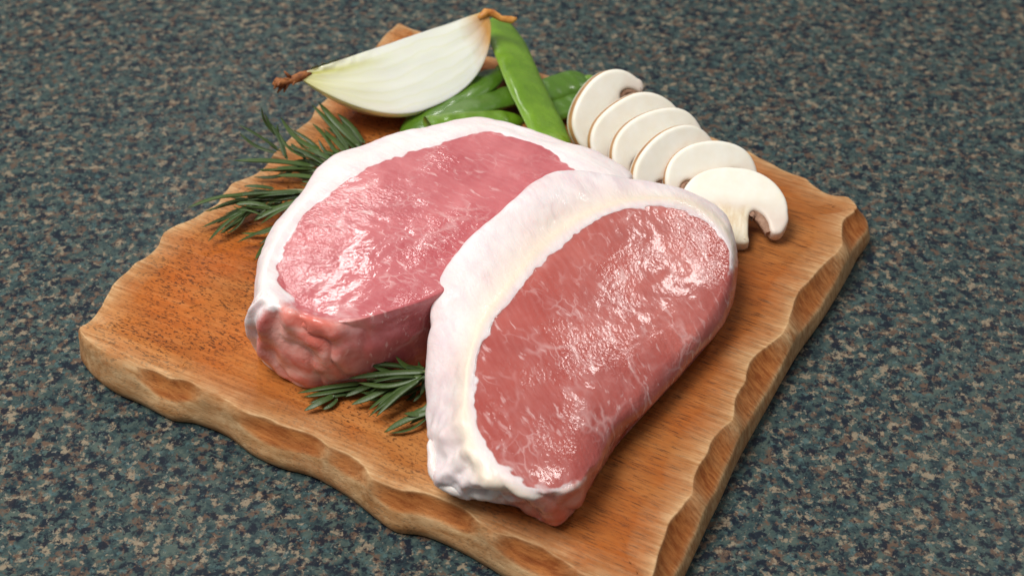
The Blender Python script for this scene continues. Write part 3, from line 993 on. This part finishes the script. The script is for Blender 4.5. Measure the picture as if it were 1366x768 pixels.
def build_mushroom(idx, label, loc, width, yaw, tilt, roll, th):
    sd = idx * 3.7 + 0.5
    dm = dome(44, sd)
    right_low = [(0.502, -0.02), (0.487, -0.10), (0.445, -0.165), (0.385, -0.185), (0.340, -0.150), (0.318, -0.07), (0.283, 0.0), (0.23, 0.042), (0.182, 0.042), (0.152, 0.005),
                 (0.140, -0.06), (0.136, -0.14), (0.145, -0.22), (0.150, -0.28), (0.10, -0.31), (0.0, -0.315)]
    if idx < 5:
        right_low = [(0.497, 0.0), (0.470, -0.060), (0.420, -0.080), (0.380, -0.05), (0.360, 0.02), (0.320, 0.085), (0.260, 0.118), (0.20, 0.10), (0.165, 0.05),
                     (0.150, -0.03), (0.145, -0.12), (0.150, -0.21), (0.145, -0.275), (0.10, -0.31), (0.0, -0.315)]
    left_low = [(-x, y) for x, y in right_low[::-1]][1:]
    rj = random.Random(idx)
    low = [(x + rj.uniform(-.006, .006), y + rj.uniform(-.006, .006)) for x, y in left_low + []]
    lowr = [(x + rj.uniform(-.006, .006), y + rj.uniform(-.006, .006)) for x, y in right_low]
    # counter clockwise: dome from right rim over the top to left rim, then left underside, stem, right underside
    dpts = np.array(dm)
    under = np.array([(-x, y) for x, y in lowr][:-1] + [(0.0, -0.315)] + [(x, y) for x, y in lowr[:-1]][::-1])
    und = cr_open(np.vstack([dpts[-1:], under, dpts[:1]]), np.linspace(0, 1, 110))[1:-1]
    out2 = np.vstack([dpts, und]) * width
    n = len(out2)
    tg = np.roll(out2, -1, 0) - np.roll(out2, 1, 0)
    tg /= np.linalg.norm(tg, axis=1)[:, None]
    inn = np.stack([-tg[:, 1], tg[:, 0]], 1)
    rings = []
    for w_, z in ((1.7, th / 2), (1.05, th / 2 - 0.07), (0.55, th / 2 - 0.24), (0.2, th / 2 - 0.55), (0.02, th / 2 - 1.0), (-0.25, -th / 2 + 0.45), (0.0, -th / 2 + 0.1), (0.55, -th / 2)):
        rings.append(np.column_stack([out2 + inn * w_, np.full(n, z)]))
    Vl = np.vstack(rings)
    F_ = []
    for r_ in range(len(rings) - 1):
        for i in range(n):
            i2 = (i + 1) % n
            F_.append((r_ * n + i, (r_ + 1) * n + i, (r_ + 1) * n + i2, r_ * n + i2))
    tri = tessellate_polygon([[Vector((p[0], p[1], 0)) for p in rings[0]]])
    b = (len(rings) - 1) * n
    area_ = lambda t: (rings[0][t[1]][0] - rings[0][t[0]][0]) * (rings[0][t[2]][1] - rings[0][t[0]][1]) - (rings[0][t[2]][0] - rings[0][t[0]][0]) * (rings[0][t[1]][1] - rings[0][t[0]][1])
    mid = [0] * len(F_)
    for t in tri:
        if area_(t) < 0:
            t = t[::-1]
        F_.append(tuple(t))
        F_.append(tuple(b + k for k in t[::-1]))
        cy = sum(rings[0][k][1] for k in t) / 3
        cx = abs(sum(rings[0][k][0] for k in t) / 3)
        low_ = 1 if (cy < 0.06 * width and cx < 0.17 * width) else 0
        mid += [low_, low_]
    Rm = (Matrix.Rotation(math.radians(yaw), 3, 'Z') @ Matrix.Rotation(math.radians(tilt), 3, 'X') @ Matrix.Rotation(math.radians(roll), 3, 'Z'))
    Rn = np.array(Rm)
    loc = np.array(loc)

    def world(p):
        return np.asarray(p) @ Rn.T + loc
    W_ = world(Vl)
    lift = max(0.0, ZT + 0.12 - W_[:, 2].min())
    loc = loc + [0, 0, lift]
    W_ = world(Vl)
    org = (float(loc[0]), float(loc[1]), float(W_[:, 2].min()))
    root = empty('mushroom_slice', org)
    root.rotation_euler = Rm.to_euler()
    off = np.array(Rm.inverted()) @ (loc - np.array(org))

    def local(p):
        return np.asarray(p, float) + off
    tag(root, label, 'mushroom', 'row of sliced mushrooms')
    fl = mesh_obj('flesh', Vl, F_, M['flesh'], root)
    fl.location = Vector(off) * MM
    # brown skin band over the dome
    nd = len(dpts)
    din = inn[:nd]
    sk = []
    zz = np.linspace(-th / 2 + 0.30, th / 2 - 1.5, 6)
    for i in range(nd):
        for z in zz:
            e = abs(z) / (th / 2)
            sk.append((*(dpts[i] * width - din[i] * (0.14 - 0.08 * e ** 3 - 0.25 * z / th)), z))
        for z in zz[::-1]:
            sk.append((*(dpts[i] * width + din[i] * 0.5), z))
    SF = grid_faces(nd, 12, False, True) + [tuple(range(12)), tuple((nd - 1) * 12 + j for j in range(12))[::-1]]
    mesh_obj('skin', local(sk), SF, M['skin'], root)
    # gills lining the hollows on both sides of the stem
    for sx in (1, -1):
        arc = cr_open(np.array([(0.395, -0.06), (0.362, 0.02), (0.322, 0.09), (0.26, 0.125), (0.195, 0.105), (0.155, 0.04)] if idx < 5 else [(0.350, -0.150), (0.318, -0.06), (0.283, 0.008), (0.23, 0.050), (0.182, 0.05), (0.145, 0.0)]) * [sx * width, width], np.linspace(0, 1, 40))
        ga = []
        for i, p in enumerate(arc):
            t = arc[min(i + 1, 39)] - arc[max(i - 1, 0)]
            t = t / np.linalg.norm(t)
            nn = np.array([t[1], -t[0]])
            if nn @ (np.array([(0.27 if idx < 5 else 0.23) * sx * width, -0.15 * width]) - p) < 0:
                nn = -nn
            rip = 0.25 * (i % 2)
            dep = (0.045 + 0.035 * math.sin(math.pi * i / 39)) * width
            zt = th / 2 - 0.75 - rip
            ga += [(*(p - nn * 0.7), zt), (*(p + nn * dep), zt - 0.2), (*(p + nn * dep), -zt + 0.2), (*(p - nn * 0.7), -zt)]
        GF = grid_faces(40, 4, False, True) + [(0, 1, 2, 3), (159, 158, 157, 156)]
        if sx < 0:
            GF = [f[::-1] for f in GF]
        mesh_obj('gills', local(ga), GF, M['gills'], root)


for i, ms in enumerate(MUSH):
    build_mushroom(i, *ms)


# ------------------------------------------------------------------ rosemary sprigs
def needle_mesh(v):
    """unit leaf, 20 mm long along x, 2 mm wide, gently arched"""
    n, k = 12, 8
    arch = [1.2, -1.0, 2.2, 0.4, -2.0][v]
    sway = [0.8, -1.1, 0.5, -0.6, 1.3][v]
    V, und = [], []
    for i in range(n):
        t = i / (n - 1)
        w = min(1, (t / 0.10) ** 0.6 * 0.85 + 0.15 if t < 0.10 else 1.0) * (1 - max(0, (t - 0.55) / 0.45) ** 2.4) ** 0.8
        w = max(w, 0.08)
        for j in range(k):
            th = 2 * math.pi * j / k
            y = math.cos(th) * w
            z = math.sin(th) * 0.42 * w
            if math.sin(th) > 0.5:
                z -= 0.16 * w * (1 if j == k // 4 else 0)      # grooved midrib above
            V.append((t * 20, y + sway * math.sin(t * math.pi), z + arch * math.sin(t * math.pi)))
            und.append(1.0 if math.sin(th) < -0.3 else 0.0)
    F_ = grid_faces(n, k, False, True) + [tuple(range(k)), tuple((n - 1) * k + j for j in range(k))[::-1]]
    F_ = [f[::-1] for f in F_]
    me = bpy.data.meshes.new('needle')
    me.from_pydata((np.array(V) * MM).tolist(), [], F_)
    me.materials.append(M['needle'])
    me.polygons.foreach_set('use_smooth', [True] * len(me.polygons))
    at = me.attributes.new('under', 'FLOAT', 'POINT')
    at.data.foreach_set('value', und)
    me.update()
    return me


NM = [needle_mesh(v) for v in range(5)]


def build_sprig(label, stem, needles, seed):
    rg = random.Random(seed)
    stem = np.array(stem)
    org = np.array([stem[:, 0].mean(), stem[:, 1].mean(), ZT])
    root = empty('rosemary_sprig', org)
    tag(root, label, 'rosemary', 'rosemary sprigs tucked under the chops')
    C = cr_open(stem, np.linspace(0, 1, 24))
    V = []
    for i, p in enumerate(C):
        t = C[min(i + 1, 23)] - C[max(i - 1, 0)]
        t /= np.linalg.norm(t)
        a = np.cross(t, [0, 0, 1.0]); a /= np.linalg.norm(a)
        b = np.cross(t, a)
        r_ = 0.7 + 0.5 * i / 23
        for j in range(8):
            th = 2 * math.pi * j / 8
            V.append(p + (a * math.cos(th) + b * math.sin(th)) * r_)
    F_ = grid_faces(24, 8, False, True) + [tuple(range(8)), tuple(184 + j for j in range(8))[::-1]]
    F_ = [f[::-1] for f in F_]
    mesh_obj('stem', V, F_, M['stem'], root, org)
    full = [(np.array(a), np.array(b), w) for a, b, w in needles]
    for a, b, w in list(full) * 2:    # shorter leaves of the same whorl, lying lower
        k = rg.uniform(0.45, 0.8)
        j = np.array([rg.uniform(-3.5, 3.5), rg.uniform(-3.5, 3.5), 0])
        b2 = a + (b - a) * k + j
        b2[2] = max(ZT + 1.2, b2[2] - rg.uniform(1, 3))
        a2 = a + j * 0.3
        a2[2] = max(ZT + 1.2, a2[2] - rg.uniform(0.5, 2))
        full.append((a2, b2, w * 0.85 * k ** 0.6))
    for (a, b, w) in full:
        d = b - a
        L = np.linalg.norm(d)
        x = d / L
        y = np.cross([0, 0, 1.0], x)
        y /= np.linalg.norm(y)
        ro = rg.uniform(-0.35, 0.35)
        z = np.cross(x, y)
        y, z = y * math.cos(ro) + z * math.sin(ro), -y * math.sin(ro) + z * math.cos(ro)
        o = bpy.data.objects.new('needle', NM[rg.randrange(5)])
        col.objects.link(o)
        o.parent = root
        s = np.array([L / 20, w / 2, L / 20 * 0.85])
        mtx = Matrix.Identity(4)
        for r_ in range(3):
            mtx[r_][0], mtx[r_][1], mtx[r_][2] = x[r_] * s[0], y[r_] * s[1], z[r_] * s[2]
            mtx[r_][3] = (a[r_] - org[r_]) * MM
        o.matrix_basis = mtx


build_sprig('dark rosemary sprig spreading out between the onion and the pink chop', [(-76.9,67.9,23.0),(-69.0,64.6,22.0),(-60.2,62.7,21.0)], [((-85.8,72.0,22.0),(-100.2,76.3,30.0),1.9),((-82.5,65.6,23.0),(-88.2,75.6,31.0),1.8),((-86.7,75.7,26.0),(-91.6,79.1,36.0),1.6),((-70.3,72.8,21.0),(-85.4,81.2,30.0),2.3),((-60.1,73.9,20.0),(-74.5,88.1,31.0),2.2),((-56.1,76.4,20.0),(-72.3,91.2,30.0),2.7),((-55.7,80.8,19.0),(-65.6,89.8,26.0),2.2),((-66.0,57.2,25.0),(-81.2,65.8,28.0),2.2),((-71.3,60.0,23.0),(-99.4,56.4,28.0),2.2),((-68.6,55.1,21.0),(-84.1,52.6,24.0),2.2),((-75.6,59.3,24.0),(-93.9,60.3,18.0),1.6),((-64.2,69.9,21.0),(-74.4,84.5,25.0),2.0),((-67.7,62.8,21.0),(-80.0,64.2,22.0),2.4),((-74.7,62.7,25.0),(-84.6,69.7,31.0),1.7),((-60.5,67.0,24.0),(-69.9,80.1,24.0),2.4),((-63.6,58.5,26.0),(-74.7,65.3,27.0),2.2),((-67.8,62.8,19.0),(-86.6,63.5,20.0),2.0),((-58.7,80.0,18.0),(-63.9,95.1,21.0),2.0)], 1)
build_sprig('rosemary sprig overhanging the board rim beside the pink chop', [(-92.8,40.4,24.0),(-79.8,42.3,24.5),(-72.6,43.0,24.0),(-68.5,45.7,22.0)], [((-72.4,41.6,25.0),(-105.7,37.5,25.0),2.2),((-92.7,39.8,25.0),(-111.5,29.7,27.0),2.0),((-83.4,42.2,26.0),(-93.7,41.0,28.0),1.6),((-73.9,43.6,24.0),(-100.8,40.9,24.0),2.0),((-95.9,34.6,25.0),(-83.2,33.6,24.0),1.7),((-89.5,38.3,23.0),(-108.0,30.4,18.0),2.1),((-92.1,33.8,23.0),(-104.6,22.5,18.0),1.9),((-85.7,41.0,22.0),(-100.4,26.9,18.0),1.9),((-72.9,37.2,25.0),(-89.5,30.3,21.0),2.3),((-77.7,29.9,22.0),(-93.7,27.1,18.0),2.2),((-75.8,25.4,24.0),(-94.4,20.6,19.0),2.3),((-82.2,24.3,20.0),(-87.2,13.1,17.5),2.0),((-75.3,39.5,26.0),(-90.4,39.9,24.0),1.9),((-80.4,45.0,20.0),(-96.2,37.8,19.0),1.8)], 2)
build_sprig('rosemary sprig in the gap between the two chops', [(-44.4,-48.1,20.0),(-35.0,-50.2,22.0),(-26.8,-49.0,23.0),(-21.5,-44.1,21.0)], [((-26.1,-47.8,23.0),(-60.2,-46.6,22.0),1.8),((-26.6,-50.4,25.0),(-49.5,-52.2,24.0),2.2),((-27.5,-51.9,25.0),(-46.4,-54.1,24.0),2.0),((-26.5,-51.9,25.0),(-42.9,-63.5,19.0),2.1),((-45.8,-49.9,20.0),(-65.6,-52.3,18.0),2.0),((-46.5,-50.3,19.0),(-63.4,-54.0,18.0),2.2),((-54.1,-54.3,19.0),(-62.9,-59.5,17.5),2.0),((-37.1,-52.4,21.0),(-48.7,-57.3,18.0),2.2),((-28.0,-53.7,25.0),(-40.6,-64.5,20.0),2.0),((-24.3,-60.4,22.0),(-32.2,-64.2,21.0),2.2),((-24.2,-63.3,21.0),(-38.0,-69.1,18.0),2.1),((-27.1,-46.4,23.0),(-35.5,-46.5,28.0),2.2),((-26.6,-49.4,24.0),(-27.8,-54.2,20.0),1.9),((-38.0,-47.6,21.0),(-47.6,-47.9,25.0),1.8),((-33.4,-48.6,21.0),(-43.7,-47.2,26.0),1.8),((-41.4,-48.4,19.0),(-51.6,-53.5,17.5),2.2),((-30.6,-51.3,20.0),(-37.7,-55.8,18.0),2.2),((-27.4,-51.3,20.0),(-34.3,-56.0,20.0),2.0),((-32.1,-48.5,20.0),(-46.3,-53.1,19.0),2.2),((-36.4,-44.5,19.0),(-57.4,-46.5,19.0),2.0)], 3)
